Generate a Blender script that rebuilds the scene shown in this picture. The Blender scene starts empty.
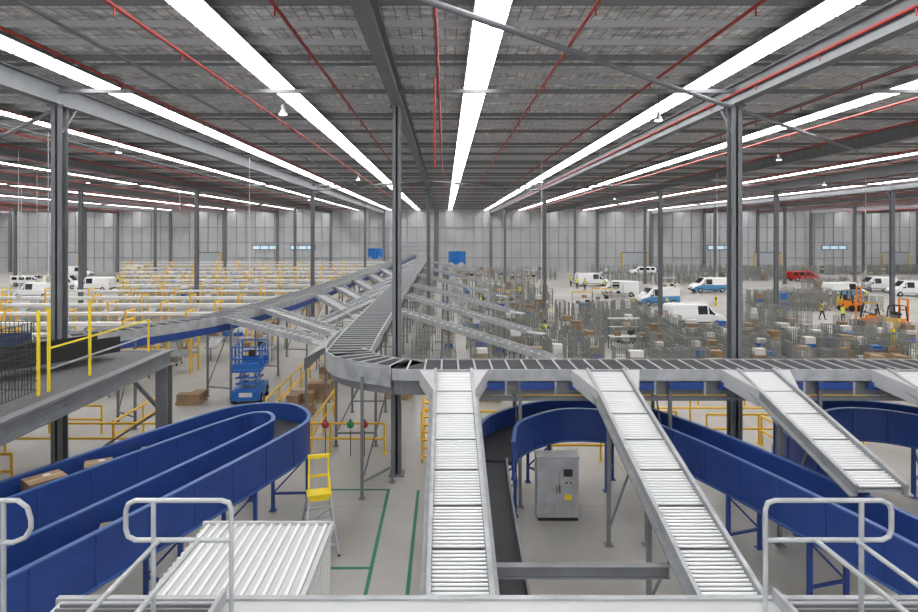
import bpy, math, random
from mathutils import Vector, Matrix
random.seed(7)
sc = bpy.context.scene
try:
    sc.view_settings.view_transform = 'Standard'
except Exception: pass

# ------------------------------------------------------------------ materials
def mat(name, rgb, rough=0.5, metal=0.0, noise=0.0, nscale=2.0, emit=None, es=0.0, bump=0.0):
    m = bpy.data.materials.new(name); m.use_nodes = True
    nt = m.node_tree; b = nt.nodes['Principled BSDF']
    b.inputs['Base Color'].default_value = (*rgb, 1)
    b.inputs['Roughness'].default_value = rough
    b.inputs['Metallic'].default_value = metal
    if emit:
        b.inputs['Emission Color'].default_value = (*emit, 1)
        b.inputs['Emission Strength'].default_value = es
    if noise > 0 or bump > 0:
        tc = nt.nodes.new('ShaderNodeTexCoord')
        n = nt.nodes.new('ShaderNodeTexNoise'); n.inputs['Scale'].default_value = nscale
        n.inputs['Detail'].default_value = 6
        nt.links.new(tc.outputs['Object'], n.inputs['Vector'])
        if noise > 0:
            r = nt.nodes.new('ShaderNodeValToRGB')
            r.color_ramp.elements[0].position = .3; r.color_ramp.elements[1].position = .7
            r.color_ramp.elements[0].color = (*[c*(1-noise) for c in rgb], 1)
            r.color_ramp.elements[1].color = (*[min(1, c*(1+noise)) for c in rgb], 1)
            nt.links.new(n.outputs['Fac'], r.inputs['Fac'])
            nt.links.new(r.outputs['Color'], b.inputs['Base Color'])
        if bump > 0:
            bp = nt.nodes.new('ShaderNodeBump'); bp.inputs['Strength'].default_value = bump
            nt.links.new(n.outputs['Fac'], bp.inputs['Height'])
            nt.links.new(bp.outputs['Normal'], b.inputs['Normal'])
    return m

STEEL = mat('painted_steel_grey', (.19,.20,.215), .5, .1, .1)
COLUMN = mat('column_grey', (.18,.19,.205), .6, .1, .08)
GALV = mat('galvanised', (.42,.435,.455), .5, .3, .18, 3)
RAILG = mat('chute_side_channel', (.32,.335,.35), .45, .3, .15, 3)
LIGHTG = mat('light_grey_paint', (.53,.54,.55), .5, .1, .05)
ROLLER = mat('roller_zinc', (.80,.81,.82), .35, .2)
PAN = mat('chute_pan', (.20,.21,.22), .5, .2)
DECK = mat('slide_deck', (.34,.35,.36), .5, .4, .15)
BLUE = mat('blue_paint', (.018,.058,.26), .42, 0, .15, 1.5)
RIMB = mat('blue_rim', (.05,.115,.33), .4)
BLUE2 = mat('blue_paint_bright', (.015,.14,.50), .4)
NAVY = mat('navy_paint', (.03,.06,.16), .45)
BELT = mat('belt_rubber', (.028,.03,.034), .65, 0, .15)
SORT = mat('sorter_slat_dark', (.045,.048,.055), .85, 0, .1)
SLAT = mat('sorter_slat_light', (.48,.49,.51), .55, .1)
YEL = mat('safety_yellow', (.83,.50,.03), .45)
YELB = mat('bright_yellow', (.90,.68,.02), .45)
BLACK = mat('black', (.02,.02,.022), .5)
MESHB = mat('black_mesh_wire', (.03,.03,.035), .5)
WHITE = mat('white_paint', (.74,.74,.74), .4)
WHITEV = mat('vehicle_white', (.85,.86,.87), .25)
CREAM = mat('cream_panel', (.68,.67,.64), .5)
RED = mat('sprinkler_red', (.36,.03,.022), .5)
REDV = mat('vehicle_red', (.50,.02,.02), .25)
SKYB = mat('vehicle_sky_blue', (.08,.30,.58), .3)
GLASS = mat('dark_glass', (.02,.025,.03), .08)
TYRE = mat('tyre', (.02,.02,.02), .8)
LAMP = mat('lamp_lens', (.9,.9,.9), .3, emit=(1,1,1), es=6)
TAIL = mat('tail_light', (.5,.02,.02), .3)
CARD = mat('cardboard', (.30,.20,.115), .8, 0, .25, 1.3)
CARD2 = mat('kraft_light', (.43,.33,.22), .8, 0, .2, 1.3)
GREEN = mat('green_line', (.02,.19,.10), .6)
ORANGE = mat('orange_paint', (.80,.24,.02), .4)
SKIN = mat('skin', (.55,.34,.24), .6)
HAIR = mat('hair', (.04,.025,.015), .7)
VEST = mat('hi_vis_vest', (.75,.85,.05), .6)
TROU = mat('navy_trousers', (.02,.03,.07), .8)
WIRE = mat('cage_wire', (.30,.31,.295), .45, .3)
TIMBER = mat('pallet_timber', (.42,.30,.17), .8, 0, .2)
GREENB = mat('green_plastic', (.02,.25,.12), .4)

# --------------------------------------------------------------- mesh builder
class MB:
    def __init__(s, name): s.name=name; s.v=[]; s.f=[]; s.m=[]; s.mats=[]; s.sm=[]
    def mi(s, m):
        if m not in s.mats: s.mats.append(m)
        return s.mats.index(m)
    def add(s, vs, fs, m, smooth=False):
        o=len(s.v); s.v += [tuple(v) for v in vs]; k=s.mi(m)
        for f in fs: s.f.append([i+o for i in f]); s.m.append(k); s.sm.append(smooth)
    def box(s, c, d, m, rz=0):
        x,y,z=[k/2 for k in d]; cs,sn=math.cos(rz),math.sin(rz)
        vs=[]
        for a,b,e in ((-x,-y,-z),(x,-y,-z),(x,y,-z),(-x,y,-z),(-x,-y,z),(x,-y,z),(x,y,z),(-x,y,z)):
            vs.append((c[0]+a*cs-b*sn, c[1]+a*sn+b*cs, c[2]+e))
        s.add(vs, [(0,3,2,1),(4,5,6,7),(0,1,5,4),(1,2,6,5),(2,3,7,6),(3,0,4,7)], m)
    def bb(s, x0,x1,y0,y1,z0,z1,m): s.box(((x0+x1)/2,(y0+y1)/2,(z0+z1)/2),(x1-x0,y1-y0,z1-z0),m)
    def beam(s, p, q, w, h, m):
        p=Vector(p); q=Vector(q); d=(q-p)
        if d.length<1e-6: return
        d.normalize()
        up=Vector((0,0,1)) if abs(d.z)<.95 else Vector((0,1,0))
        r=d.cross(up).normalized(); u=r.cross(d).normalized()
        vs=[]
        for e in (p,q):
            for a,b in ((-1,-1),(1,-1),(1,1),(-1,1)): vs.append(e+r*(a*w/2)+u*(b*h/2))
        s.add(vs,[(3,2,1,0),(4,5,6,7),(0,1,5,4),(1,2,6,5),(2,3,7,6),(3,0,4,7)],m)
    def tube(s, p, q, r, m, n=8, r2=None):
        p=Vector(p); q=Vector(q); d=(q-p).normalized(); r2=r if r2 is None else r2
        up=Vector((0,0,1)) if abs(d.z)<.95 else Vector((0,1,0))
        a=d.cross(up).normalized(); b=a.cross(d).normalized(); vs=[]
        for e,rr in ((p,r),(q,r2)):
            for i in range(n):
                t=2*math.pi*i/n; vs.append(e+a*math.cos(t)*rr+b*math.sin(t)*rr)
        fs=[(i,(i+1)%n,n+(i+1)%n,n+i) for i in range(n)]
        s.add(vs,fs,m,True); s.add(vs[:n],[tuple(range(n))[::-1]],m); s.add(vs[n:],[tuple(range(n))],m)
    def pipe(s, pts, r, m, n=8):
        for a,b in zip(pts[:-1],pts[1:]): s.tube(a,b,r,m,n)
    def ball(s, c, r, m, n=10, k=6):
        if not isinstance(r,(tuple,list)): r=(r,r,r)
        vs=[(c[0],c[1],c[2]-r[2])]
        for j in range(1,k):
            ph=-math.pi/2+math.pi*j/k
            for i in range(n):
                t=2*math.pi*i/n
                vs.append((c[0]+r[0]*math.cos(ph)*math.cos(t),c[1]+r[1]*math.cos(ph)*math.sin(t),c[2]+r[2]*math.sin(ph)))
        vs.append((c[0],c[1],c[2]+r[2])); fs=[]
        for i in range(n):
            fs.append((0,1+(i+1)%n,1+i))
            for j in range(k-2): fs.append((1+j*n+i,1+j*n+(i+1)%n,1+(j+1)*n+(i+1)%n,1+(j+1)*n+i))
            fs.append((1+(k-2)*n+i,1+(k-2)*n+(i+1)%n,len(vs)-1))
        s.add(vs,fs,m,True)
    def sweep(s, path, prof, m):
        n=len(prof); vs=[]
        for i,p in enumerate(path):
            a=path[max(0,i-1)]; b=path[min(len(path)-1,i+1)]
            t=Vector((b[0]-a[0],b[1]-a[1],0)).normalized(); r=Vector((t.y,-t.x,0))
            for u,v in prof: vs.append(Vector(p)+r*u+Vector((0,0,v)))
        fs=[]
        for i in range(len(path)-1):
            for j in range(n):
                k=(j+1)%n; fs.append((i*n+j,i*n+k,(i+1)*n+k,(i+1)*n+j))
        fs.append(tuple(range(n))[::-1]); fs.append(tuple((len(path)-1)*n+j for j in range(n)))
        s.add(vs,fs,m)
    def make(s, loc=(0,0,0), rz=0, fixn=True):
        me=bpy.data.meshes.new(s.name); me.from_pydata(s.v,[],s.f)
        for m in s.mats: me.materials.append(m)
        me.polygons.foreach_set('material_index', s.m)
        me.polygons.foreach_set('use_smooth', s.sm)
        me.update()
        o=bpy.data.objects.new(s.name, me); sc.collection.objects.link(o)
        o.location=loc; o.rotation_euler[2]=rz
        return o

def rect(u0,u1,v0,v1): return [(u0,v0),(u1,v0),(u1,v1),(u0,v1)]
def smooth(pts, k=8):
    P=[Vector(p) for p in pts]; P=[P[0]*2-P[1]]+P+[P[-1]*2-P[-2]]; out=[]
    for i in range(1,len(P)-2):
        a,b,c,d=P[i-1:i+3]
        for j in range(k):
            t=j/k
            out.append(.5*((2*b)+(c-a)*t+(2*a-5*b+4*c-d)*t*t+(3*b-a-3*c+d)*t**3))
    out.append(P[-2]); return out
def stations(path, sp, start=0):
    out=[]; acc=start
    tot=0
    for a,b in zip(path[:-1],path[1:]):
        L=(b-a).length
        while acc<=tot+L+1e-6:
            t=(acc-tot)/L if L else 0; p=a.lerp(b,t); d=(b-a); d.z=0; d.normalize()
            out.append((p,d)); acc+=sp
        tot+=L
    return out
def G(px,py,z=0):
    Y=612*(8-z)/(py-234); return (px-445)*Y/612, Y
PI=math.pi
OCC=[]
GX=[-1.6+11.25*k for k in range(-10,11)]
for x in GX:
    for y in (20.4,59.4,98.4): OCC.append((x,y,1.0))
def free(x,y,r=.6): return all((x-a)**2+(y-b)**2>(c+r)**2 for a,b,c in OCC)

# -------------------------------------------------------------- room
H0=13.3
def room():
    m=bpy.data.materials.new('concrete_floor'); m.use_nodes=True; nt=m.node_tree; b=nt.nodes['Principled BSDF']
    tc=nt.nodes.new('ShaderNodeTexCoord'); n=nt.nodes.new('ShaderNodeTexNoise'); n.inputs['Scale'].default_value=.14; n.inputs['Detail'].default_value=9; n.inputs['Roughness'].default_value=.6
    nt.links.new(tc.outputs['Object'],n.inputs['Vector'])
    r=nt.nodes.new('ShaderNodeValToRGB'); r.color_ramp.elements[0].position=.36; r.color_ramp.elements[0].color=(.33,.315,.29,1)
    r.color_ramp.elements[1].position=.62; r.color_ramp.elements[1].color=(.46,.445,.42,1)
    nt.links.new(n.outputs['Fac'],r.inputs['Fac'])
    br=nt.nodes.new('ShaderNodeTexBrick'); br.offset=0; br.inputs['Scale'].default_value=1
    br.inputs['Brick Width'].default_value=6; br.inputs['Row Height'].default_value=6; br.inputs['Mortar Size'].default_value=.012
    br.inputs['Color1'].default_value=(1,1,1,1); br.inputs['Color2'].default_value=(.95,.95,.95,1); br.inputs['Mortar'].default_value=(.6,.6,.6,1)
    nt.links.new(tc.outputs['Object'],br.inputs['Vector'])
    mx=nt.nodes.new('ShaderNodeMix'); mx.data_type='RGBA'; mx.blend_type='MULTIPLY'; mx.inputs[0].default_value=1
    nt.links.new(r.outputs['Color'],mx.inputs[6]); nt.links.new(br.outputs['Color'],mx.inputs[7])
    nt.links.new(mx.outputs[2],b.inputs['Base Color']); b.inputs['Roughness'].default_value=.4
    f=MB('floor'); f.bb(-115,115,-10,130,-.2,0,m); f.make()
    # roof foil with corrugation and wire mesh
    m=bpy.data.materials.new('roof_foil'); m.use_nodes=True; nt=m.node_tree; b=nt.nodes['Principled BSDF']
    tc=nt.nodes.new('ShaderNodeTexCoord'); mp=nt.nodes.new('ShaderNodeMapping'); mp.inputs['Scale'].default_value=(2.2,3.2,1)
    n=nt.nodes.new('ShaderNodeTexNoise'); n.inputs['Scale'].default_value=1.0; n.inputs['Detail'].default_value=10; n.inputs['Roughness'].default_value=.75
    nt.links.new(tc.outputs['Object'],mp.inputs['Vector']); nt.links.new(mp.outputs['Vector'],n.inputs['Vector'])
    r=nt.nodes.new('ShaderNodeValToRGB'); r.color_ramp.elements[0].position=.40; r.color_ramp.elements[0].color=(.40,.40,.405,1)
    r.color_ramp.elements[1].position=.60; r.color_ramp.elements[1].color=(.97,.97,.96,1)
    nt.links.new(n.outputs['Fac'],r.inputs['Fac'])
    br=nt.nodes.new('ShaderNodeTexBrick'); br.offset=0; br.inputs['Scale'].default_value=1
    br.inputs['Brick Width'].default_value=.3; br.inputs['Row Height'].default_value=.48; br.inputs['Mortar Size'].default_value=.018
    br.inputs['Color1'].default_value=(1,1,1,1); br.inputs['Color2'].default_value=(.72,.72,.72,1); br.inputs['Mortar'].default_value=(.3,.3,.3,1)
    nt.links.new(tc.outputs['Object'],br.inputs['Vector'])
    mx=nt.nodes.new('ShaderNodeMix'); mx.data_type='RGBA'; mx.blend_type='MULTIPLY'; mx.inputs[0].default_value=.9
    nt.links.new(r.outputs['Color'],mx.inputs[6]); nt.links.new(br.outputs['Color'],mx.inputs[7])
    nt.links.new(mx.outputs[2],b.inputs['Base Color']); b.inputs['Roughness'].default_value=.5; b.inputs['Metallic'].default_value=.0
    bp=nt.nodes.new('ShaderNodeBump'); bp.inputs['Strength'].default_value=.5; bp.inputs['Distance'].default_value=.08
    nt.links.new(n.outputs['Fac'],bp.inputs['Height']); nt.links.new(bp.outputs['Normal'],b.inputs['Normal'])
    c=MB('ceiling'); c.bb(-115,115,-10,130,H0,H0+.15,m); c.make()
    w=mat('wall_cladding',(.50,.51,.53),.6,0,.08,.3); wr=mat('wall_rib',(.34,.35,.37),.6)
    o=MB('wall_far'); o.bb(-115,115,129.2,130,0,H0,w)
    for i in range(-57,58): o.bb(i*2-.05,i*2+.05,129.05,129.25,0,H0,wr)
    for z in (3,6.2,9.4): o.bb(-115,115,129.0,129.25,z-.1,z+.1,wr)
    for x in GX: o.bb(x-.25,x+.25,128.7,129.2,0,H0,COLUMN)
    o.make()
    win=mat('window_daylight',(.5,.68,.8),.3,emit=(.55,.75,.95),es=.5)
    k=1
    for x in (-38,-30,58,82):
        o=MB('window_%d'%k); k+=1
        o.bb(x-2.6,x+2.6,128.95,129.04,4.8,5.5,win)
        for dx in (-2.6,-.9,.9,2.6): o.bb(x+dx-.08,x+dx+.08,128.9,129.05,4.7,5.6,COLUMN)
        o.bb(x-2.7,x+2.7,128.9,129.05,5.5,5.65,COLUMN); o.bb(x-2.7,x+2.7,128.9,129.05,4.65,4.8,COLUMN); o.make()
    dm=mat('roller_door',(.48,.51,.55),.5)
    for i,x in enumerate((-80,-50,40,68,95)):
        o=MB('door_%d'%(i+1)); o.bb(x-2.6,x+2.6,128.9,129.04,0,4,dm)
        for j in range(10): o.bb(x-2.6,x+2.6,128.85,128.92,j*.4,j*.4+.05,wr)
        o.bb(x-2.8,x-2.6,128.8,129,0,4.2,YEL); o.bb(x+2.6,x+2.8,128.8,129,0,4.2,YEL); o.bb(x-2.8,x+2.8,128.8,129,4,4.2,COLUMN); o.make()
    for nm,x0,x1 in (('wall_left',-115.6,-115),('wall_right',115,115.6)):
        o=MB(nm); o.bb(x0,x1,-10,130,0,H0,w)
        xi=x1 if x0<0 else x0
        for j in range(70): o.bb(xi-.06,xi+.06,-9+j*2,-8.88+j*2,0,H0,wr)
        o.make()
room()

# skylights
SKY=mat('skylight_panel',(1,1,1),.5,emit=(1.0,.995,.985),es=12.0)
FRM=mat('skylight_frame',(.6,.6,.6),.5)
xs=[1.05,-5.6,-11.6,8.6,15.8]
xs+=[-11.6-6.6*k for k in range(1,15)]+[15.8+6.8*k for k in range(1,14)]
s=MB('skylight_strips')
for x in xs:
    s.bb(x-.38,x+.38,-6,128.5,13.0,13.02,SKY)
    s.bb(x-.40,x+.40,-6,128.5,13.022,13.05,FRM)  # opaque cover added above each strip to keep its light off the ceiling
    for d in (-.18,0,.18): s.bb(x+d-.01,x+d+.01,-6,128.5,12.985,12.995,FRM)
    y=-5.6
    while y<128:
        s.bb(x-.40,x+.40,y,y+.06,12.97,12.995,FRM); y+=.725
s.make()
# purlins
p=MB('roof_purlins')
PUR=mat('purlin_zinc',(.50,.505,.52),.5,.1)
PURD=mat('purlin_dark_steel',(.20,.205,.215),.6,.1)
y=-8; i=0
while y<129:
    mm=PURD if i%3==0 else PUR
    p.bb(-114.5,114.5,y-.02,y+.02,13.16,H0,mm); p.bb(-114.5,114.5,y,y+.06,13.15,13.165,mm)
    y+=1.45; i+=1
p.make()
g=MB('roof_girders')
for x in GX:
    g.bb(x-.17,x+.17,-8,128.6,12.28,12.33,COLUMN); g.bb(x-.17,x+.17,-8,128.6,12.9,12.95,COLUMN); g.bb(x-.03,x+.03,-8,128.6,12.33,12.9,COLUMN)
for y in (20.4,59.4,98.4):
    g.bb(-114,114,y-.06,y+.06,12.7,12.82,COLUMN)
y=1.0
while y<128:
    g.bb(-114,114,y-.03,y+.03,13.06,13.14,COLUMN); y+=8.7
g.make()
b=MB('roof_bracing')
for (x0,y0,x1,y1) in ((9.6,20.4,-1.6,9.8),(9.6,20.4,20.9,31),(-12.85,59.4,-1.6,48),(9.6,59.4,-1.6,48),(9.6,59.4,20.9,48),(-12.85,20.4,-24,31)):
    b.tube((x0,y0,12.2),(x1,y1,12.2),.07,COLUMN)
b.make()
b=MB('sprinkler_pipes')
for k in range(-30,32):
    x=-.2+3.25*k; b.tube((x,-6,12.62),(x,128,12.62),.042,RED,6)
    if abs(k)<9:
        for j in range(0,22): 
            yy=6+j*3.2; b.tube((x,yy,12.62),(x,yy,12.42),.02,RED,5)
b.tube((-.3,17.5,12.5),(-.3,17.5,9.9),.03,RED,6)
b.make()
b=MB('cable_trays')
for x in (-8.3,12.4,-18.3,-30,27,40): b.bb(x-.05,x+.05,-6,128,12.5,12.54,COLUMN)
b.make()
for (x,y) in ((-5.4,20.4),(7.5,21.5),(-16,30),(18,33),(-6.4,45),(7.4,47),(31,50),(-28,48),(19.4,70),(-16,72)):
    b=MB('high_bay_lamp'); b.tube((0,0,.3),(0,0,.9),.012,BLACK,5); b.tube((0,0,.15),(0,0,.3),.06,GALV,10); b.tube((0,0,0),(0,0,.15),.15,GALV,14,.07); b.tube((0,0,-.03),(0,0,0),.13,LAMP,14); b.make((x,y,12.0))

def column(x,y,w=.3,base=True):
    o=MB('steel_column'); h=12.28
    o.bb(-w/2,w/2,-w/2,-w/2+.035,0,h,COLUMN); o.bb(-w/2,w/2,w/2-.035,w/2,0,h,COLUMN); o.bb(-.03,.03,-w/2,w/2,0,h,COLUMN)
    o.bb(-w*.9,w*.9,-w*.9,w*.9,0,.04,COLUMN); o.bb(-w*.8,w*.8,-w*.6,w*.6,h-.06,h,COLUMN)
    for s_ in (-1,1): o.beam((s_*.1,0,h-.9),(s_*.1,.75,h-.02),.06,.06,COLUMN)
    o.make((x,y,0))
for x in GX:
    if abs(x)<36: column(x,20.4,.28 if abs(x)<5 else .36)
    if abs(x)<60: column(x,59.4,.34)
    column(x,98.4,.36)

# -------------------------------------------------------------- floor lines
f=MB('floor_marking_lines')
def fl(x0,x1,y0,y1,m): f.bb(x0,x1,y0,y1,.0,.006,m)
fl(-1.81,-1.72,12.5,19.1,GREEN); fl(-.88,-.79,12.5,19.1,GREEN); fl(-3.6,-1.72,19.1,19.2,GREEN); fl(-3.4,-1.8,14.6,14.7,GREEN)
for x in (-8,-6.4): fl(x,x+.1,24,40,YEL)
fl(-14,-6.3,24,24.1,YEL); fl(3,40,36.9,37.02,YEL); fl(10,11,60,60.1,YEL)
fl(24,24.15,62,125,YEL); fl(11,11.15,62,125,YEL)
f.make()

# -------------------------------------------------------------- conveyors
def conveyor(name, pts, w=1.0, wallh=.12, frame=.35, wallm=GALV, beltm=BELT, slat=0, legm=STEEL, legsp=3.0, k=8, rim=None, seam=0, legs=True, legfrom=1.2, skip=None):
    o=MB(name); path=smooth(pts,k)
    o.sweep(path, rect(-w/2,w/2,-.1,0), beltm)
    for sgn in (-1,1):
        u0,u1=sorted((sgn*w/2, sgn*(w/2+.05)))
        o.sweep(path, rect(u0,u1,-frame,wallh), wallm)
        if rim:
            u0,u1=sorted((sgn*(w/2-.02), sgn*(w/2+.09)))
            o.sweep(path, rect(u0,u1,wallh,wallh+.035), rim)
            o.sweep(path, rect(u0,u1,-frame-.05,-frame), rim)
    if slat:
        for p,d in stations(path,slat,.1):
            r=Vector((d.y,-d.x,0)); o.beam(p-r*w/2+Vector((0,0,.012)),p+r*w/2+Vector((0,0,.012)),.05,.024,SLAT)
    if seam:
        for p,d in stations(path,seam,.4):
            r=Vector((d.y,-d.x,0))
            for sgn in (-1,1):
                q=p+r*sgn*(w/2+.06)
                o.beam(q+Vector((0,0,-frame)),q+Vector((0,0,wallh)),.03,.03,wallm)
    if legs:
        for p,d in stations(path,legsp,legfrom):
            if skip and skip(p): continue
            r=Vector((d.y,-d.x,0)); zt=p.z-frame
            L=[]
            for sgn in (-1,1):
                q=p+r*sgn*(w/2+.02); L.append(q); o.beam((q.x,q.y,0),(q.x,q.y,zt),.09,.09,legm); o.box((q.x,q.y,.01),(.2,.2,.02),legm)
            o.beam((L[0].x,L[0].y,zt-.05),(L[1].x,L[1].y,zt-.05),.08,.1,legm)
            if zt>1.0:
                o.beam((L[0].x,L[0].y,.5),(L[1].x,L[1].y,.5),.06,.06,legm)
                o.beam((L[0].x,L[0].y,.5),(L[1].x,L[1].y,zt-.1),.04,.04,legm)
    return o

arc=[]
for i in range(0,7):
    a=math.pi*1.5-(math.pi/2)*i/6
    arc.append((-.7+2.6*math.cos(a),21.3+2.6*math.sin(a),4.0))
pts=[(22,18.7,4),(16,18.7,4),(10,18.7,4),(4,18.7,4)]+arc+[(-3.4,26,4),(-3.5,40,4),(-3.6,60,4),(-3.6,90,4),(-3.6,122,4)]
o=conveyor('main_sorter_conveyor',pts,w=1.45,wallh=.03,frame=.3,wallm=GALV,beltm=SORT,slat=.5,legsp=4.4,legfrom=2.2)
P=smooth(pts,8)
o.sweep(P,rect(-.62,-.56,-.75,-.3),STEEL); o.sweep(P,rect(.56,.62,-.75,-.3),STEEL)
for i in range(14):
    x=-.2+i*1.45; o.bb(x-.5,x+.5,17.86,17.93,3.45,3.66,BLUE); o.bb(x+.5,x+.56,17.84,17.93,3.3,3.68,GALV)
o.bb(-.5,22,17.98,18.1,3.1,3.22,STEEL)
o.make()
o=MB('curve_guard_panels')
o.sweep(smooth([(-4.25,25,4),(-4.15,21.4,4),(-3.4,19.3,4),(-1.6,17.95,4)],10),rect(-.02,.02,-.5,.12),GALV)
o.add([(-4.2,26.5,4),(-4.2,22,4),(-5.2,22.6,3.4),(-5.2,26.5,3.4)],[(0,1,2,3)],GALV)
o.add([(-5.2,26.5,3.4),(-5.2,22.6,3.4),(-5.2,22.6,2.9),(-5.2,26.5,2.9)],[(0,1,2,3)],GALV)
for y in (22.7,26.4): o.beam((-5.15,y,0),(-5.15,y,2.95),.08,.08,STEEL)
o.make()

def chute(X,yt,yb,slope=.25,W=1.1,zt=3.96):
    o=MB('roller_chute'); z=lambda y: zt-slope*(yt-y)
    hw=W/2
    o.add([(X-hw+.08,yt,z(yt)-.05),(X+hw-.08,yt,z(yt)-.05),(X+hw-.08,yb,z(yb)-.05),(X-hw+.08,yb,z(yb)-.05)],[(0,1,2,3)],PAN)
    for sx in (-1,1):
        o.beam((X+sx*(hw-.03),yt,z(yt)-.02),(X+sx*(hw-.03),yb,z(yb)-.02),.07,.24,RAILG)
        o.beam((X+sx*(hw+.05),yt,z(yt)-.13),(X+sx*(hw+.05),yb,z(yb)-.13),.14,.03,RAILG)
        o.beam((X+sx*(hw-.02),yt,z(yt)+.11),(X+sx*(hw-.02),yb,z(yb)+.11),.08,.025,GALV)
    y=yt-.08; i=0
    while y>yb+.05:
        o.tube((X-hw+.07,y,z(y)),(X+hw-.07,y,z(y)),.031,ROLLER,8)
        y-=.09; i+=1
        if i%12==0: y-=.05
    for sx in (-1,1):
        a=(X+sx*hw,yt-1.3,z(yt-1.3)+.1); b_=(X+sx*hw,yt,z(yt)+.06); c=(X+sx*(hw+.45),yt,z(yt)+.06)
        d=[(v[0],v[1],v[2]-.45) for v in (a,b_,c)]
        o.add([a,b_,c]+d,[(0,1,2),(0,2,5,3),(5,4,3),(1,0,3,4),(2,1,4,5)],LIGHTG)
    yy=yt-2.2
    while yy>yb:
        zz=z(yy)-.16
        for sx in (-1,1):
            o.beam((X+sx*(hw-.06),yy,0),(X+sx*(hw-.06),yy,zz),.09,.09,STEEL); o.box((X+sx*(hw-.06),yy,.01),(.22,.22,.02),STEEL)
        o.beam((X-hw,yy,zz),(X+hw,yy,zz),.1,.1,STEEL)
        if zz>1.2: o.beam((X-hw+.06,yy,.4),(X+hw-.06,yy,zz-.1),.05,.05,STEEL)
        yy-=3.1
    o.make()
chute(.25,17.93,6.2); chute(4.7,17.93,6.2); chute(9.1,17.93,12.75); chute(13.5,17.93,12.75)
o=MB('cross_beam'); 
for z0,z1,w in ((1.98,2.0,.16),(1.8,1.98,.03),(1.78,1.8,.16)): o.bb(.9,4.05,11.1-w/2,11.1+w/2,z0,z1,STEEL)
o.make()

kw=dict(w=.95,wallh=.5,frame=.45,wallm=BLUE,beltm=BELT,legm=BLUE,legsp=2.4,rim=RIMB,seam=1.2)
conveyor('black_belt_conveyor',[(1.2,7,.8),(1.2,11.5,1.15),(1.2,14.5,1.7),(1.25,16.2,1.95)],w=.7,wallh=.14,frame=.3,wallm=STEEL,beltm=BELT,legsp=2.6).make()
conveyor('blue_belt_conveyor',[(1.3,16.3,1.97),(1.75,18.1,2),(3.3,19.55,2),(4.9,19.6,2),(6.1,18.8,2),(7.0,16.9,2),(7.7,14.9,2),(8.3,12.8,2),(8.8,11.2,1.95),(9.8,8,1.75),(10.4,6,1.6)],**kw).make()
conveyor('blue_belt_conveyor',[(9.9,15.0,2),(9.9,16.8,2),(10.6,18.6,2),(12.2,19.7,2),(13.9,19.5,2),(15.1,18.2,2),(15.9,16,2),(16.8,13.4,2),(18,9,1.8)],**kw).make()
conveyor('blue_belt_conveyor',[(-9.4,5.5,1.9),(-7.6,9.6,2),(-6.1,13.2,2.05),(-4.75,16.6,2.1),(-4.5,17.9,2.1),(-5.1,18.9,2.1),(-6.1,18.8,2.1),(-6.9,17.7,2.1),(-8.1,15.3,2.1),(-9.5,12.4,2.1),(-11.8,8,2.1)],**kw).make()

def parcel(x,y,z,d,rz,m=CARD):
    o=MB('parcel'); a,b_,c=[k/2 for k in d]
    o.box((0,0,c),d,m); o.box((0,0,2*c+.002),(d[0]+.004,.06,.006),CARD2); o.box((a+.002,0,c*1.7),(.004,.06,c*.6),CARD2); o.box((.1*d[0],.2*d[1],2*c+.004),(.14,.1,.004),WHITE)
    o.make((x,y,z),rz)
parcel(-8.35,14.75,2.1,(.6,.5,.4),.5); parcel(-8.9,13.6,2.1,(.75,.55,.5),.9,CARD); parcel(-7.75,16.1,2.1,(.5,.4,.25),.2,CARD2); parcel(-6.55,12.1,2.04,(.5,.4,.2),.4)

pts=[(-22,18.6,4),(-16.5,22.2,4),(-13.4,25.2,4),(-11,30,4),(-9.8,38,4),(-9,50,4),(-8.2,70,4),(-7.2,95,4),(-6.4,120,4)]
o=conveyor('feeder_sorter_conveyor',pts,w=1.3,wallh=.1,frame=.3,wallm=GALV,beltm=SORT,slat=.6,legsp=5); P=smooth(pts,8)
o.sweep(P,rect(-.68,-.62,-.7,-.3),BLUE2); o.sweep(P,rect(.64,.7,-.62,-.3),BLUE); o.make()

def slide(p,q,w=.9,m=GALV,legs=True):
    o=MB('diverter_chute'); p=Vector(p); q=Vector(q); d=(q-p).normalized(); r=Vector((d.y,-d.x,0)).normalized()
    o.beam(p,q,w,.05,DECK)
    n=int((q-p).length/.4)
    for i in range(n+1):
        c=p.lerp(q,i/n); o.beam(c-r*w*.46+Vector((0,0,.04)),c+r*w*.46+Vector((0,0,.04)),.05,.03,ROLLER)
    for s_ in (-1,1): o.beam(p+r*s_*w/2+Vector((0,0,.05)),q+r*s_*w/2+Vector((0,0,.05)),.05,.24,m)
    if legs:
        for t in (.35,.8):
            c=p.lerp(q,t)
            for s_ in (-1,1):
                e=c+r*s_*(w/2-.03); o.beam((e.x,e.y,0),(e.x,e.y,e.z-.05),.08,.08,STEEL)
                OCC.append((e.x,e.y,.2))
    e=q+d*1.0; o.beam(q+Vector((0,0,-.02)),Vector((e.x,e.y,q.z-.05)),w,.05,m)
    o.make()
for i,y in enumerate((33,41,50,62,76,94)):
    slide((-2.6,y,3.85),(4.9,y-5.3,2.3),.7)
for i,y in enumerate((38.5,44,50,57,65,74,84,97)):
    slide((-4.4,y,3.85),(-7.0,y-5.0,2.9),.8,legs=False)
for i,y in enumerate((41,47,54,62,71,82)):
    xl=-8.9+ (y-50)*.04
    slide((xl+.9,y,3.85),(-5.0,y-6,3.2),.8,legs=False)
slide((-9.6,33,3.9),(-4.9,28.0,3.4),.8,legs=False)
slide((-10.6,29.6,3.9),(-5.3,25.5,3.5),.7,legs=False)

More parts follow.
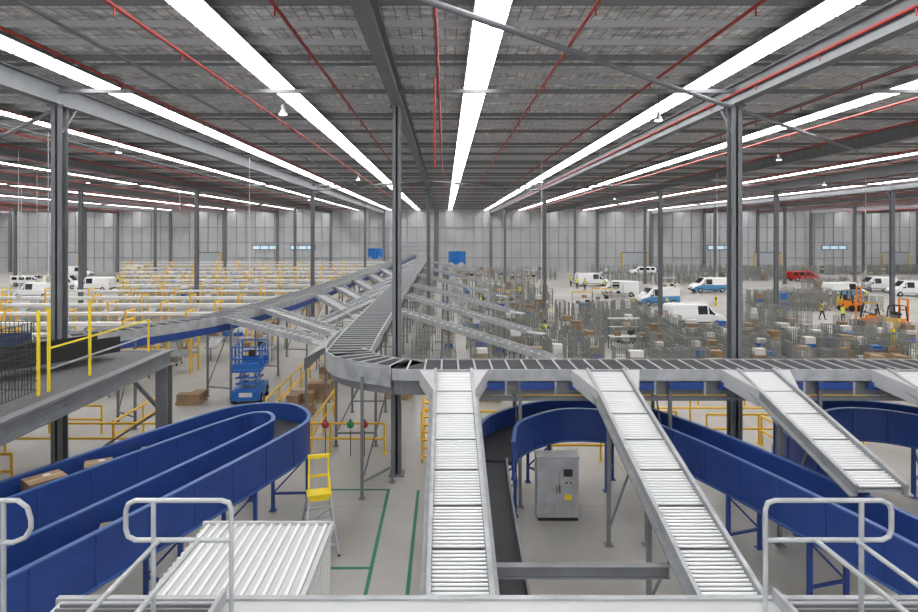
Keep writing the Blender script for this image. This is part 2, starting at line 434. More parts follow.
# -------------------------------------------------------------- rails and platform
def handrail(name,p,q,m=YEL,h=1.1,sp=2.0,r=.03,mid=True):
    o=MB(name); p=Vector(p); q=Vector(q); L=(q-p).length; n=max(1,round(L/sp))
    for i in range(n+1):
        c=p.lerp(q,i/n); o.tube(c,c+Vector((0,0,h)),r,m,6); o.tube(c,c+Vector((0,0,.015)),r*2.2,m,6)
    o.tube(p+Vector((0,0,h)),q+Vector((0,0,h)),r,m,6)
    if mid: o.tube(p+Vector((0,0,h*.5)),q+Vector((0,0,h*.5)),r,m,6)
    return o
for p,q in (((-18,22.3,0),(-2.2,22.3,0)),((-.9,23.8,0),(9,23.8,0)),((10,23.4,0),(22,23.4,0)),((-18,24.6,0),(-13.8,24.6,0)),((3,26.2,0),(18,26.2,0)),((-18,19.2,0),(-13.6,19.2,0)),((-7.5,25.6,0),(-7.5,34,0)),((12,20.9,0),(12,23.2,0)),((-4.9,22.5,0),(-4.9,27,0)),((2,21.6,0),(9,21.6,0)),((-12.2,22.5,0),(-12.2,27,0)),((3.2,28.6,0),(14,28.6,0))):
    handrail('yellow_handrail',p,q,r=.045).make()
o=MB('crossover_stairs')
for i in range(8): o.bb(-.8,.1,21.4+i*.25,21.65+i*.25,.18+i*.2,.22+i*.2,YEL)
for x in (-.8,.1):
    o.beam((x,21.3,.1),(x,23.4,1.75),.05,.2,YEL); o.tube((x,21.3,1.1),(x,23.4,2.75),.025,YEL,6)
    o.tube((x,21.35,0),(x,21.35,1.1),.025,YEL,6); o.tube((x,23.4,0),(x,23.4,2.75),.025,YEL,6)
o.make()
o=MB('mezzanine_platform')
GRAT=mat('platform_deck',(.14,.14,.15),.7,.2,.2,8)
o.bb(-24,-9.6,8,21,3.9,3.98,GRAT)
for z0,z1,w in ((3.93,4.0,.28),(3.55,3.93,.05),(3.5,3.55,.28)): o.bb(-9.55-w/2,-9.55+w/2,7.8,21.2,z0,z1,STEEL)
for z0,z1,w in ((3.93,4.0,.24),(3.55,3.93,.05),(3.5,3.55,.24)): o.bb(-24,-9.7,21.1-w/2,21.1+w/2,z0,z1,STEEL)
for y in (9.5,12.5,15.5,18.5): o.bb(-24,-9.6,y-.06,y+.06,3.6,3.9,STEEL)
for x,y in ((-9.55,20.8),(-16,20.8),(-22,20.8),(-16,13),(-22,9)):
    o.bb(x-.2,x+.2,y-.2,y-.16,0,3.5,COLUMN); o.bb(x-.2,x+.2,y+.16,y+.2,0,3.5,COLUMN); o.bb(x-.02,x+.02,y-.16,y+.16,0,3.5,COLUMN); o.bb(x-.3,x+.3,y-.3,y+.3,0,.03,COLUMN)
o.beam((-9.7,20.6,2.2),(-10.9,20.6,3.5),.1,.1,COLUMN)
o.beam((-9.7,20.8,2.0),(-12.5,20.8,.2),.07,.07,COLUMN)
o.make()
o=MB('safety_mesh_fence')
def fence(p,q,h=1.85):
    p=Vector(p); q=Vector(q); L=(q-p).length; n=int(L/.11); d=(q-p).normalized()
    for i in range(1,n):
        c=p+d*(.06+(L-.12)*i/n); o.beam(c+Vector((0,0,.15)),c+Vector((0,0,h)),.012,.012,MESHB)
    for j in range(8): 
        z=.15+j*(h-.15)/7; o.beam(p+d*.05+Vector((0,0,z)),q-d*.05+Vector((0,0,z)),.016,.016,MESHB)
fence((-10.1,12.6,3.98),(-10.1,15.2,3.98)); fence((-10.1,15.2,3.98),(-12.6,15.2,3.98)); fence((-12.6,15.2,3.98),(-15,15.2,3.98))
for c in ((-10.1,12.6),(-10.1,15.2),(-10.1,15.6),(-10.1,17.4)): o.beam((c[0],c[1],3.98),(c[0],c[1],6.1),.06,.06,YELB)
o.beam((-10.1,20.85,3.98),(-10.1,20.85,5.1),.05,.05,YELB)
for c in ((-12.6,15.2),(-15,15.2)): o.beam((c[0],c[1],3.98),(c[0],c[1],6.0),.06,.06,BLACK)
for z in (4.55,5.08):
    for a,b_ in ((15.64,17.36),(17.44,20.8)): o.beam((-10.1,a,z),(-10.1,b_,z),.04,.04,YELB if z>5 else GALV)
o.make()
conveyor('black_belt_conveyor',[(-24,12,4.6),(-16,14,4.6),(-12.6,16.5,4.6),(-11,20,4.5)],w=1.0,wallh=.2,frame=.3,wallm=BLACK,legs=False).make()
conveyor('black_belt_conveyor',[(-24,17.4,4.6),(-17,18.2,4.6),(-13.5,19.8,4.5)],w=1.0,wallh=.25,frame=.3,wallm=NAVY,legs=False).make()

# foreground walkway and handrails
WK=4.7
o=MB('walkway_platform')
o.bb(-3.45,5.2,3.6,5.5,WK-.05,WK,LIGHTG)
o.bb(-3.5,5.25,5.5,5.56,WK-.22,WK+.02,GALV)
for i in range(26): 
    for (a,b_) in ((-3.4,-2.0),(2.98,5.1)): o.bb(a,b_,3.65+i*.07,3.67+i*.07,WK,WK+.03,STEEL)
o.bb(-2.0,-1.96,3.6,5.5,WK,WK+.12,GALV); o.bb(2.94,2.98,3.6,5.5,WK,WK+.12,GALV)
for x in (-3.3,5.0):
    for y in (3.9,5.3): o.bb(x-.08,x+.08,y-.08,y+.08,0,WK-.05,STEEL)
o.make()
RG=mat('guardrail_galvanised',(.48,.50,.51),.4,.4,.15,4)
def loop_rail(sx,x0,x1,xe,Y=5.1):
    o=MB('tubular_guardrail'); r=.020; zt,zm=5.78,5.45
    pts=[(x0,Y,WK),(x0,Y,zt-.08),(x0+sx*.02,Y,zt-.02),(x0+sx*.08,Y,zt)]
    pts+=[(xe-sx*.08,Y,zt),(xe-sx*.02,Y,zt-.03),(xe,Y,zt-.09),(xe,Y,zm+.09),(xe-sx*.02,Y,zm+.03),(xe-sx*.08,Y,zm),(x0,Y,zm)]
    o.pipe(pts,r,RG,10)
    for p_ in pts[1:-1]: o.ball(p_,r,RG,8,6)
    o.tube((x1,Y,WK),(x1,Y,zt),r,RG,10)
    for x in (x0,x1): o.tube((x,Y,WK),(x,Y,WK+.02),.06,RG,10)
    for x in (x1+sx*-.38,x1-sx*.05):
        o.tube((x,Y,zm),(x+sx*.05,3.7,zm-.02),r,RG,10)
        o.tube((x+sx*.05,3.75,WK),(x+sx*.05,3.75,zm),r,RG,10)
    o.make()
loop_rail(-1,-1.78,-2.43,-2.66); loop_rail(1,2.67,3.47,3.72)
o=MB('tubular_guardrail'); r=.020
o.pipe([(-4.9,5.1,5.78),(-3.56,5.1,5.78),(-3.48,5.1,5.72),(-3.45,5.1,5.62),(-3.45,5.1,5.55),(-3.5,5.1,5.47),(-3.6,5.1,5.43),(-4.9,5.1,5.43)],r,RG,10)
o.tube((-4.7,5.1,0),(-4.7,5.1,5.78),r,RG,10); o.tube((-3.68,5.1,0),(-3.68,5.1,5.78),r,RG,10); o.make()

o=MB('ribbed_equipment_enclosure')
o.bb(-4.15,-2.0,8.0,10.6,0,2.95,LIGHTG)
x=-4.1
while x<-2.05: o.bb(x,x+.05,8.0,10.6,2.95,2.985,WHITE); x+=.155
y=8.05
while y<10.6: o.bb(-2.0,-1.965,y,y+.07,.05,2.93,WHITE); o.bb(-4.19,-4.15,y,y+.06,.05,2.93,WHITE); y+=.15
o.bb(-4.2,-1.95,10.6,10.65,2.85,3.01,LIGHTG); o.bb(-4.2,-1.95,7.95,8.0,2.85,3.01,LIGHTG); o.bb(-1.98,-1.93,7.95,10.65,2.88,3.01,LIGHTG)
o.make()

o=MB('electrical_control_cabinet')
o.bb(-.58,.58,-.25,.25,.1,1.75,LIGHTG); o.bb(-.56,.56,-.23,.23,0,.1,BLACK)
for x in (-.29,.29): o.bb(x-.27,x+.27,-.27,-.25,.13,1.72,GALV)
o.bb(-.05,-.03,-.3,-.27,.8,1.0,BLACK); o.bb(.03,.05,-.3,-.27,.8,1.0,BLACK)
o.bb(.15,.4,-.28,-.27,1.25,1.45,BLACK); o.bb(.2,.26,-.29,-.27,1.05,1.11,RED); o.bb(.32,.38,-.29,-.27,1.05,1.11,GREENB); o.bb(.18,.38,-.28,-.27,.6,.75,YELB)
o.bb(-.6,.6,-.28,.27,1.75,1.79,GALV); o.make((3.15,17.3,0))

o=MB('platform_step_ladder')
for sx in (-1,1):
    o.beam((sx*.42,-.6,0),(sx*.25,.0,1.35),.05,.07,GALV); o.beam((sx*.46,.7,0),(sx*.25,.25,1.35),.05,.05,GALV)
    o.beam((sx*.25,.25,1.3),(sx*.24,.22,2.3),.045,.045,YELB); o.beam((sx*.25,.25,1.85),(sx*.27,-.05,1.4),.04,.04,YELB)
    o.ball((sx*.42,-.6,.04),.04,BLACK,6,4)
for i in range(1,5):
    t=i/5; o.box((0,-.6+.6*t,1.35*t),(.76-.28*t,.12,.03),GALV)
o.box((0,.12,1.36),(.62,.42,.05),YELB); o.box((0,.22,2.26),(.54,.08,.09),YELB); o.box((0,.24,1.75),(.5,.03,.06),YELB); o.box((0,-.04,1.3),(.56,.04,.16),YELB)
o.beam((-.40,.55,.5),(.40,.55,.5),.03,.03,GALV); o.beam((-.42,.62,.25),(.36,.45,.8),.02,.02,GALV)
o.make((-3.2,15.6,0),.3)

o=MB('scissor_lift')
o.box((0,0,.45),(1.3,2.2,.45),BLUE2)
for x in (-.6,.6):
    for y in (-.75,.75): o.tube((x-.1,y,.25),(x+.1,y,.25),.25,TYRE,12); o.tube((x-.11,y,.25),(x+.11,y,.25),.1,WHITE,8)
for x in (-.35,.35):
    for i in range(3):
        z=.7+i*.28; o.beam((x,-.9,z),(x,.9,z+.28),.06,.09,BLUE2); o.beam((x+.065,.9,z),(x+.065,-.9,z+.28),.06,.09,BLUE2)
for i in range(4): o.tube((-.5,-.9,.7+i*.28),(.5,-.9,.7+i*.28),.05,BLUE2,6)
o.box((0,0,1.6),(1.3,2.2,.12),BLUE2)
for x in (-.62,.62):
    for y in (-1.05,-.35,.35,1.05): o.tube((x,y,1.65),(x,y,2.7),.035,BLUE2,6)
    for z in (2.15,2.7): o.tube((x,-1.05,z),(x,1.05,z),.035,BLUE2,6)
for y in (-1.05,1.05):
    for z in (2.15,2.7): o.tube((-.62,y,z),(.62,y,z),.035,BLUE2,6)
    o.box((0,y,1.8),(1.24,.02,.25),BLUE2)
o.box((.3,-1.1,2.45),(.3,.15,.3),BLACK); o.box((0,-1.11,.5),(.6,.02,.2),WHITE)
o.make((-9.4,29.6,0),.1)
OCC.append((-9.4,29.6,1.6))

for x,m in ((-4.3,RED),(-3.4,GREENB),(-2.9,RED)):
    o=MB('marker_buoy'); o.ball((0,0,0),.14,m); o.tube((0,0,-.2),(0,0,-1.15),.015,BLACK,5); o.tube((0,0,.12),(0,0,.18),.04,BLACK,6); o.make((x,22.0,1.15))

# -------------------------------------------------------------- vehicles
def van(x,y,rz,body=WHITEV,low=None,hs=1.0,L=1.0,name='delivery_van',windows=False):
    OCC.append((x,y,2.6))
    o=MB(name)
    st=[(-2.5,.38,1.0,1.80,.86,.76),(-2.38,.30,1.05,1.98,.95,.80),(0.85,.30,1.05,2.0,.95,.80),(1.62,.30,1.0,1.24,.95,.78),(2.3,.30,.82,1.0,.90,.70),(2.5,.38,.6,.74,.80,.62)]
    st=[(a*L,b_,c*(hs*.4+.6),d*(hs if d>1.5 else hs*.3+.7),e,f_) for a,b_,c,d,e,f_ in st]
    rings=[]
    for (px,zb,zl,zt,h1,h2) in st:
        rings.append([(px,-h1,zb),(px,-h1,zl),(px,-h2,zt-.08),(px,-h2+.12,zt),(px,h2-.12,zt),(px,h2,zt-.08),(px,h1,zl),(px,h1,zb)])
    n=8
    for i in range(len(rings)-1):
        for j in range(n):
            k=(j+1)%n; mm=body
            if low and j in (0,6): mm=low
            o.add([rings[i][j],rings[i][k],rings[i+1][k],rings[i+1][j]],[(0,1,2,3)],mm)
    o.add(rings[0],[tuple(range(8))],body); o.add(rings[-1],[tuple(range(8))[::-1]],body)
    def sidep(i,j,t,s,u,off=.012):
        A=st[i]; B=st[j]; v=[A[k]+(B[k]-A[k])*t for k in range(6)]
        yy=v[4]+(v[5]-v[4])*u; zz=v[2]+(v[3]-.08-v[2])*u
        return (v[0],s*(yy+off),zz)
    for s_ in (-1,1):
        o.add([sidep(1,2,.70,s_,.08),sidep(1,2,.97,s_,.08),sidep(1,2,.97,s_,.9),sidep(1,2,.70,s_,.9)],[(0,1,2,3)],GLASS)
        o.add([sidep(2,3,.03,s_,.08),sidep(2,3,.75,s_,.15),sidep(2,3,.25,s_,.72),sidep(2,3,.03,s_,.88)],[(0,1,2,3)],GLASS)
        if windows:
            for a,b_ in ((.06,.3),(.36,.64)): o.add([sidep(1,2,a,s_,.08),sidep(1,2,b_,s_,.08),sidep(1,2,b_,s_,.9),sidep(1,2,a,s_,.9)],[(0,1,2,3)],GLASS)
        for wx in (-1.55*L,1.6*L):
            o.tube((wx,s_*.72,.33),(wx,s_*.97,.33),.33,TYRE,16); o.tube((wx,s_*.9,.33),(wx,s_*.985,.33),.19,GALV,12)
        o.box((2.42*L,s_*.6,.62*(hs*.4+.6)),(.12,.3,.14),WHITE); o.box((-2.49*L,s_*.78,1.1),(.06,.1,.35),TAIL)
        o.box((1.25*L,s_*1.05,1.15*(hs*.4+.6)),(.1,.16,.16),BLACK)
        o.box((0,s_*.955,.45),(2.3*L,.02,.08),BLACK)
    a=st[2]; c=st[3]
    def ws(t,h): 
        xx=a[0]+(c[0]-a[0])*t; zz=a[3]+(c[3]-a[3])*t; return (xx+.012,h,zz+.012)
    o.add([ws(.08,-.64),ws(.95,-.66),ws(.95,.66),ws(.08,.64)],[(0,1,2,3)],GLASS)
    o.add([(-2.475*L,-.6,1.15*hs),(-2.475*L,.6,1.15*hs),(-2.42*L,.6,1.7*hs),(-2.42*L,-.6,1.7*hs)],[(0,1,2,3)],GLASS)
    o.box((2.46*L,0,.42),(.14,1.6,.18),BLACK); o.box((-2.46*L,0,.42),(.14,1.7,.18),BLACK); o.box((2.47*L,0,.62*(hs*.4+.6)),(.06,.7,.1),BLACK)
    o.make((x,y,0),rz)
for px,py,rz,kw2 in (
    (656,305,PI+.25,dict(low=SKYB)),(619,296,PI-.35,{}),(592,286,.1,{}),(694,326,.12,{}),(708,292,PI+.1,dict(low=SKYB)),
    (803,281,.05,dict(body=REDV,hs=.85,name='red_van',windows=True)),(845,298,.1,dict(low=SKYB)),(876,291,PI,{}),(909,296,PI-.1,{}),
    (30,286,.05,dict(hs=.8,windows=True,name='parked_car')),(36,298,PI,{}),(95,291,PI,{}),(64,289,.1,{}),(733,283,1.2,{}),(642,275,PI,dict(hs=.8,windows=True,name='parked_car')),(78,277,0,{}),(140,276,0,{})):
    x,y=G(px,py); van(x,y,rz,**kw2)

def forklift(x,y,rz):
    OCC.append((x,y,2.0))
    o=MB('forklift')
    o.box((-.35,0,.55),(1.5,1.05,.55),ORANGE); o.box((-1.05,0,.75),(.4,1.05,.8),YEL); o.box((-.35,0,.95),(.8,.9,.25),ORANGE)
    o.box((-.45,0,1.12),(.5,.5,.12),BLACK); o.box((-.72,0,1.4),(.12,.48,.5),BLACK); o.beam((.25,0,.8),(.1,0,1.35),.04,.04,BLACK); o.tube((.05,0,1.38),(.1,0,1.4),.17,BLACK,10)
    for s_ in (-1,1):
        o.tube((.35,s_*.4,.32),(.35,s_*.6,.32),.32,TYRE,14); o.tube((-.95,s_*.4,.26),(-.95,s_*.58,.26),.26,TYRE,14)
        o.beam((.4,s_*.45,.8),(.15,s_*.42,2.1),.08,.08,BLACK); o.beam((-.95,s_*.45,1.1),(-.75,s_*.42,2.1),.08,.08,BLACK)
        o.beam((.72,s_*.32,.08),(.72,s_*.32,2.6),.1,.14,ORANGE); o.beam((.85,s_*.28,.07),(1.9,s_*.28,.07),.12,.04,BLACK); o.beam((.82,s_*.28,.07),(.82,s_*.28,.6),.1,.04,BLACK)
    for i in range(6): o.beam((-.75+.18*i,-.44,2.12),(-.75+.18*i,.44,2.12),.05,.05,BLACK)
    for s_ in (-1,1): o.beam((-.8,s_*.44,2.1),(.2,s_*.44,2.1),.06,.06,YEL)
    for z in (.3,.6): o.box((.82,0,z),(.05,.9,.1),BLACK)
    for z in (.9,1.7,2.58): o.box((.72,0,z),(.07,.7,.12),ORANGE)
    o.make((x,y,0),rz)
x,y=G(866,327); forklift(x,y,2.6)
x,y=G(899,331); forklift(x,y,.5)
x,y=G(852,311); forklift(x,y,-1.2)

for px,py in ((667,310),(778,323),(549,303),(838,302),(716,306),(822,345),(893,345)):
    x,y=G(px,py)
    if not free(x,y,.2): continue
    OCC.append((x,y,.3)); o=MB('yellow_bollard'); o.tube((0,0,0),(0,0,1.1),.13,YELB,10); o.ball((0,0,1.1),.13,YELB,10,6); o.tube((0,0,.75),(0,0,.9),.135,BLACK,10); o.box((0,0,.01),(.4,.4,.02),YELB); o.make((x,y,0))

WP=[(577,289,.5,'stand'),(585,291,-1.2,'walk'),(604,291,2,'reach'),(571,287,-.6,'stand'),(675,296,1,'stand'),(822,320,.8,'walk'),(843,324,2.2,'reach'),(520,299,0,'reach'),(500,291,3,'stand'),(118,285,0,'walk'),(634,312,1.5,'reach'),(866,304,.2,'stand'),(545,345,2.6,'reach'),(480,312,.9,'reach')]
for px,py,rz,p in WP:
    x,y=G(px,py); OCC.append((x,y,.4))

# -------------------------------------------------------------- workstations
def worktable(x,y,rz=0):
    if not free(x,y,1.0): return
    OCC.append((x,y,1.2))
    o=MB('packing_workstation')
    o.box((0,0,.9),(2.2,.8,.05),LIGHTG)
    for a in (-1.05,1.05):
        for b_ in (-.36,.36): o.beam((a,b_,0),(a,b_,.88 if b_<0 else 2.05),.05,.05,STEEL)
    o.box((0,.36,1.5),(2.1,.3,.03),GALV); o.box((0,.36,2.1),(2.2,.1,.1),YEL if random.random()<.3 else WHITE); o.box((0,.05,.3),(2.1,.6,.03),GALV)
    o.box((-.5,.1,1.08),(.4,.3,.3),CARD); o.box((.45,.15,1.15),(.45,.05,.3),BLACK); o.box((.45,.2,.97),(.1,.1,.1),BLACK); o.box((.2,.36,1.65),(.5,.25,.25),CARD2)
    o.make((x,y,0),rz)
for x,y in ((-11.9,38),(-12.2,43),(-6.3,41),(-6.0,52),(3.5,64.5),(6.5,64),(12.5,42.5),(8,98),(14,100),(4,102),(-6,66),(48,58),(52,60),(-6.5,36.4),(14,62),(17,66),(20,72),(24,78),(30,82)): worktable(x,y,random.choice((0,0,PI/2)))

# -------------------------------------------------------------- roll cages
def cage(o,cx,cy,h=1.75,fill=0,w=.85,d=.72,t=.022,nb=6,tone=0):
    x0,x1,y0,y1=cx-w/2,cx+w/2,cy-d/2,cy+d/2
    o.bb(x0,x1,y0,y1,.16,.2,WIRE)
    for x,y in ((x0,y0),(x1,y0),(x0,y1),(x1,y1)):
        o.beam((x,y,.1),(x,y,h),t*1.6,t*1.6,WIRE); o.box((x,y,.06),(.05,.12,.12),BLACK)
    for (a,b_) in (((x0,y0),(x0,y1)),((x1,y0),(x1,y1)),((x0,y1),(x1,y1)),((x0,y0),(x1,y0))):
        front=(a[1]==b_[1]==y0)
        for i in range(1,nb):
            q=i/nb; xx=a[0]+(b_[0]-a[0])*q; yy=a[1]+(b_[1]-a[1])*q; o.beam((xx,yy,.2),(xx,yy,h*.55 if front else h),t,t,WIRE)
        for z in (.55,.96 if front else 1.0)+(() if front else (h,)): o.beam((*a,z),(*b_,z),t*1.3,t*1.3,WIRE)
    if fill:
        z=.2
        while z<.2+fill*1.4:
            hh=random.uniform(.25,.42); ww=random.uniform(.45,.75)
            o.box((cx+random.uniform(-.04,.04),cy,z+hh/2),(ww,random.uniform(.4,.6),hh-.01),random.choice((CARD,CARD2,CARD,CREAM,WHITE,BLUE2)),random.uniform(-.08,.08)); z+=hh
def cages(x0,x1,y0,y1,dx,dy,fill=.4,keep=.85,h=1.75,jit=.35):
    o=MB('roll_cages'); y=y0; n=0
    while y<=y1:
        x=x0+random.uniform(0,.6)
        while x<=x1:
            yy=y+random.uniform(-jit,jit)
            if random.random()<keep and free(x,yy): cage(o,x,yy,h*random.uniform(.85,1.08),random.random() if random.random()<fill else 0); n+=1
            x+=dx*random.uniform(.95,1.3)
        y+=dy
    if n: o.make()
cages(1.8,10,36.5,47,1.05,2.0,.6,.85)
cages(1.5,9.5,49,62,1.1,2.5,.5,.8)
cages(11,18.5,45.5,54,.95,2.2,.15,.95)
cages(10.5,19,56.5,58.5,1.0,1.8,.1,.9)
cages(13,30,37.4,45,1.0,1.4,.75,.92,1.65)
cages(34,45,64,72,.95,2.2,.2,.95)
cages(1,12,66,92,1.4,3.6,.4,.75)
cages(26,44,98,104,1.2,2.4,.2,.9)
cages(0,20,106,122,1.6,3.5,.4,.75)
cages(52,66,84,90,1.2,2.5,.3,.85)
cages(-1.8,0.5,34,60,1.2,2.6,.4,.85)
cages(-2,1,63,120,1.5,5,.4,.7)
cages(30.5,33.5,44,49,1.1,1.8,.7,.8)
cages(48,62,104,116,1.4,3,.3,.75)
cages(30,100,120,125,1.5,2.5,.3,.7)
cages(-60,-46,88,94,1.6,3,.3,.6)
cages(27,31,52,57,1.0,1.7,.4,.8)
cages(10,22,33.8,35.4,1.05,1.6,.6,.85,1.6)

def carton_pallet(x,y,n=3,s=1.0):
    if not free(x,y,.8): return
    OCC.append((x,y,.7))
    o=MB('carton_pallet')
    for i in range(5): o.box((-.5+.25*i,0,.13),(.14,1.1,.025),TIMBER)
    for yy in (-.45,0,.45): o.box((0,yy,.06),(1.15,.1,.12),TIMBER)
    z=.145
    for k in range(n):
        hh=random.uniform(.28,.42)
        for ax in (-.28,.28):
            for ay in (-.26,.26):
                if random.random()<.8 or k<n-1: o.box((ax+random.uniform(-.02,.02),ay,z+hh/2),(.53,.5,hh-.01),random.choice((CARD,CARD2,CARD,CARD)),random.uniform(-.05,.05))
        z+=hh
    o.make((x,y,0),random.uniform(-.2,.2))
for yy,xa in ((30.3,13),(32.0,14),(34.2,23),(35.9,23)):
    x=xa+random.random()*2
    while x<31:
        if random.random()<.75: carton_pallet(x,yy+random.uniform(-.25,.25),random.choice((1,2,3,3,4)))
        x+=random.uniform(1.5,2.2)
for x,y in ((-12.0,29.0),(0.6,31),(2.2,29.6),(5.5,33),(4,35),(8.5,31.5),(-6.2,33.5),(-6.0,29.5),(-2.2,30),(.8,27.5),(-6.4,27.2),(20,48),(22,47),(24,49),(46,57),(44.5,55)): carton_pallet(x,y,random.choice((1,2,2)))

# left sorting lines
for i,y in enumerate((31.5,35.5,40,45,50,56,62,69,76,84,93,103,113)):
    xr=-14.5 if y<40 else (-12.8 if y<80 else -11)
    xl=-.78*y-14 if y<58 else -.53*y
    o=MB('sorting_line')
    o.bb(xl,xr,y-.45,y+.45,1.1,1.25,GALV); o.bb(xl,xr,y-.5,y-.45,1.0,1.4,GALV); o.bb(xl,xr,y+.45,y+.5,1.0,1.4,GALV)
    o.bb(xl,xr,y-.26,y+.26,2.72,2.88,WHITE)
    x=xr
    while x>xl:
        for s_ in (-.55,.55): o.beam((x,y+s_,0),(x,y+s_,2.96),.1,.1,YEL)
        o.beam((x,y-.6,3.02),(x,y+.6,3.02),.11,.1,YEL); o.beam((x,y-.45,.95),(x,y+.45,.95),.08,.08,YEL)
        # inclined grey infeed beds
        if x-2.2>xl:
            o.beam((x-1.9,y-.5,1.3),(x-1.9,y-1.7,.85),.8,.06,GALV); o.beam((x-1.9,y-1.6,0),(x-1.9,y-1.6,.85),.06,.06,STEEL)
        for q in (.7,1.5,2.3,3.1,3.9): 
            if random.random()<.65 and x-q>xl: 
                hh=random.uniform(.2,.45); o.box((x-q,y+random.uniform(-.1,.1),1.25+hh/2),(random.uniform(.3,.6),.4,hh),random.choice((CARD,CARD2,WHITE,BLUE2,CARD)),random.uniform(-.3,.3))
        x-=3.9
    o.bb(xl,xr,y+.62,y+.70,1.9,1.99,YEL if i%3==0 else CREAM)
    o.make()
cages(-48,-15.5,47.6,47.6,1.6,2,.5,.7,jit=.1); cages(-48,-15.5,58.6,58.6,1.6,2,.5,.7,jit=.2); cages(-34,-15,65.7,65.7,1.5,2,.4,.7,jit=.2); cages(-30,-15.5,37.4,37.4,1.3,2,.6,.7,jit=.1); cages(-40,-15,72.5,72.5,1.6,2,.4,.7,jit=.2); cages(-46,-15,88.5,88.5,1.7,2,.4,.7,jit=.2)

# blue screens
BT=mat('blue_tarp',(.03,.22,.62),.6)
for x0,x1,y,z0,z1 in ((-14.8,-11.8,117,3.4,5.3),(.6,3.8,112,2.6,4.9)):
    o=MB('blue_tarpaulin_screen'); n=30; vs=[]
    for i in range(n+1):
        x=x0+(x1-x0)*i/n; yy=y+.18*math.sin(i*1.1)
        vs+= [(x,yy+.1,z0+.25*math.sin(i*.35)),(x,yy,z1-.12*abs(math.sin(i*.42)))]
    o.add(vs,[(2*i,2*i+2,2*i+3,2*i+1) for i in range(n)],BT,True)
    for x in (x0,x1): o.tube((x,y,0),(x,y,z1+.1),.07,GALV,6)
    o.tube((x0,y,z1),(x1,y,z1),.06,GALV,6); o.make()

o=MB('sorter_head_gantry')
for x in (-9.5,-5.2,-2.2):
    for y in (112,122): o.beam((x,y,0),(x,y,5.6),.2,.2,GALV)
for z in (4.9,5.6):
    for y in (112,122): o.beam((-9.5,y,z),(-2.2,y,z),.15,.25,GALV)
o.make()
for x,y,z in ((-17.5,27,6),(-23,33,4.6),(-30,45,4.6),(-11.5,36,5.2),(-26,60,4.2),(6,38,5),(20,45,5),(33,48,5),(-36,52,4.4)):
    o=MB('hanging_power_dropper'); o.tube((0,0,z),(0,0,12.5),.02,WHITE,5); o.box((0,0,z),(.15,.12,.3),LIGHTG); o.box((0,-.07,z),(.08,.02,.1),YEL); o.make((x,y,0))

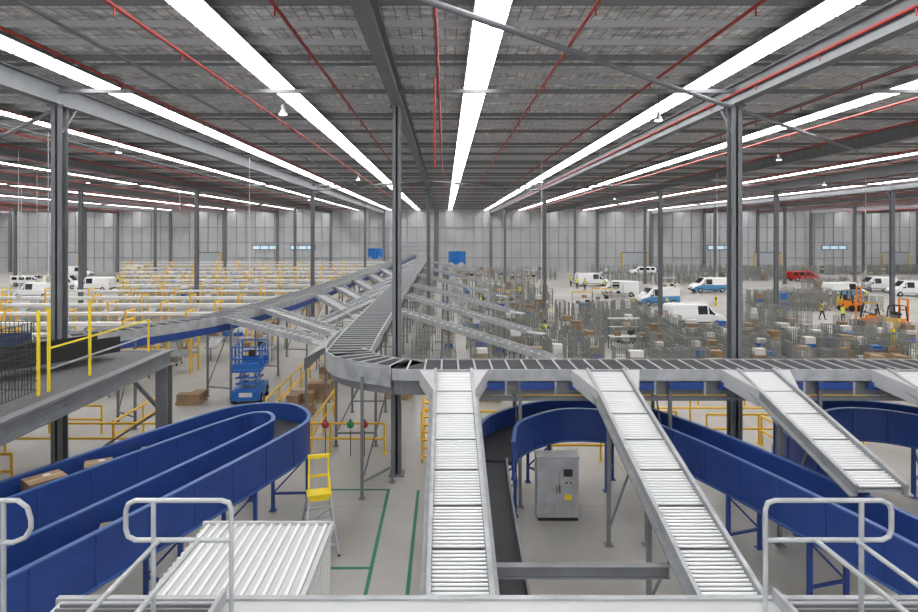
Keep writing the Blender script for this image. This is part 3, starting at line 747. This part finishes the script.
# -------------------------------------------------------------- people
def person_mesh(pose):
    V=[];E=[];R=[]
    def v(x,y,z,r,par=None,ry=None):
        V.append((x,y,z)); R.append((r,ry or r)); i=len(V)-1
        if par is not None: E.append((par,i))
        return i
    pel=v(0,0,.95,.145,None,.11); sp=v(0,-.01,1.12,.13,pel,.10); ch=v(0,0,1.32,.155,sp,.115); up=v(0,.01,1.43,.11,ch,.085); nk=v(0,0,1.50,.055,up); hd=v(0,-.015,1.56,.05,nk)
    st=.22 if pose=='walk' else .03
    hands=[]
    for s_ in (-1,1):
        k=st*s_
        h=v(s_*.09,0,.88,.10,pel); kn=v(s_*.10,-k*.6-.02,.49,.065,h); an=v(s_*.10,-k+ (.02),.10,.042,kn); v(s_*.11,-k-.15,.045,.04,an,.035)
        sh=v(s_*.19,0,1.41,.06,up)
        if pose=='reach': el=v(s_*.24,-.16,1.18,.045,sh); wr=v(s_*.17,-.42,1.12,.03,el); dr=Vector((0,-1,-.05))
        elif pose=='walk': el=v(s_*.25,k*.4,1.14,.045,sh); wr=v(s_*.25,k*.7-.08,.91,.03,el); dr=Vector((0,-.2,-1))
        else: el=v(s_*.25,.01,1.14,.045,sh); wr=v(s_*.25,-.05,.90,.03,el); dr=Vector((0,-.1,-1))
        hands.append((Vector(V[wr]),dr.normalized(),s_))
    me=bpy.data.meshes.new('worker_skin'); me.from_pydata(V,E,[]); ob=bpy.data.objects.new('tmp',me); sc.collection.objects.link(ob)
    ob.modifiers.new('s','SKIN'); 
    for i,r in enumerate(R): me.skin_vertices[0].data[i].radius=r
    me.skin_vertices[0].data[0].use_root=True
    sd=ob.modifiers.new('d','SUBSURF'); sd.levels=1; sd.render_levels=1
    dg=bpy.context.evaluated_depsgraph_get(); dg.update(); ev=ob.evaluated_get(dg); m2=bpy.data.meshes.new_from_object(ev)
    b=MB('warehouse_worker')
    vs=[tuple(x.co) for x in m2.vertices]
    groups={}
    for p in m2.polygons:
        c=p.center; 
        if c.z<.09: m=BLACK
        elif c.z<.93 and abs(c.x)<.21: m=TROU
        elif c.z>1.47: m=SKIN
        elif abs(c.x)>.215 or c.y<-.14: m=SKIN if (c.z<1.12 or c.y<-.2) else TROU
        else: m=VEST
        groups.setdefault(m,[]).append(tuple(p.vertices))
    off=len(b.v); b.v+=vs
    for m,fs in groups.items():
        k=b.mi(m)
        for f_ in fs: b.f.append([i+off for i in f_]); b.m.append(k); b.sm.append(True)
    b.ball((0,-.02,1.66),(.078,.098,.12),SKIN,12,8); b.ball((0,.012,1.70),(.084,.10,.10),HAIR,12,8)
    b.tube((0,-.11,1.67),(0,-.135,1.635),.012,SKIN,6,.016)
    for s_ in (-1,1):
        b.ball((s_*.03,-.108,1.675),.010,BLACK,6,4); b.ball((s_*.08,-.01,1.655),(.012,.02,.03),SKIN,6,4)
    b.box((0,-.112,1.605),(.045,.008,.008),TAIL)
    for w,d,s_ in hands:
        a=Vector((0,1,0)) if abs(d.z)>.5 else Vector((1,0,0))
        b.beam(w,w+d*.09,.03,.08,SKIN)
        for i in range(4):
            q=w+d*.085+a*(-.03+.02*i); L=(.065,.08,.075,.06)[i]; m_=q+d*L*.55; e=m_+(d+Vector((0,-.5,0)) if abs(d.z)>.5 else d+Vector((0,0,-.5))).normalized()*L*.5
            b.tube(q,m_,.009,SKIN,5); b.tube(m_,e,.008,SKIN,5)
        q=w+d*.03-a*.035; b.tube(q,q+(d-a*.6).normalized()*.06,.010,SKIN,5)
    bpy.data.objects.remove(ob)
    return b
builds={p:person_mesh(p) for p in ('stand','walk','reach')}
base={}
def worker(x,y,rz,pose):
    if pose not in base: o=builds[pose].make((x,y,0),rz); base[pose]=o.data
    else:
        o=bpy.data.objects.new('warehouse_worker',base[pose]); sc.collection.objects.link(o); o.location=(x,y,0); o.rotation_euler[2]=rz
for px,py,rz,p in WP:
    x,y=G(px,py); worker(x,y,rz,p)

# -------------------------------------------------------------- light + camera
w=bpy.data.worlds.new('World'); sc.world=w; w.use_nodes=True
bg=w.node_tree.nodes['Background']; bg.inputs[0].default_value=(.97,.98,1,1); bg.inputs[1].default_value=1.2

cam=bpy.data.cameras.new('camera'); co=bpy.data.objects.new('camera',cam); sc.collection.objects.link(co)
co.location=(0,0,8); co.rotation_euler=(math.radians(90),0,0)
cam.sensor_width=36; cam.lens=24; cam.clip_end=500; cam.clip_start=.1
cam.shift_x=(459-445)/918; cam.shift_y=-(306-234)/918
sc.camera=co
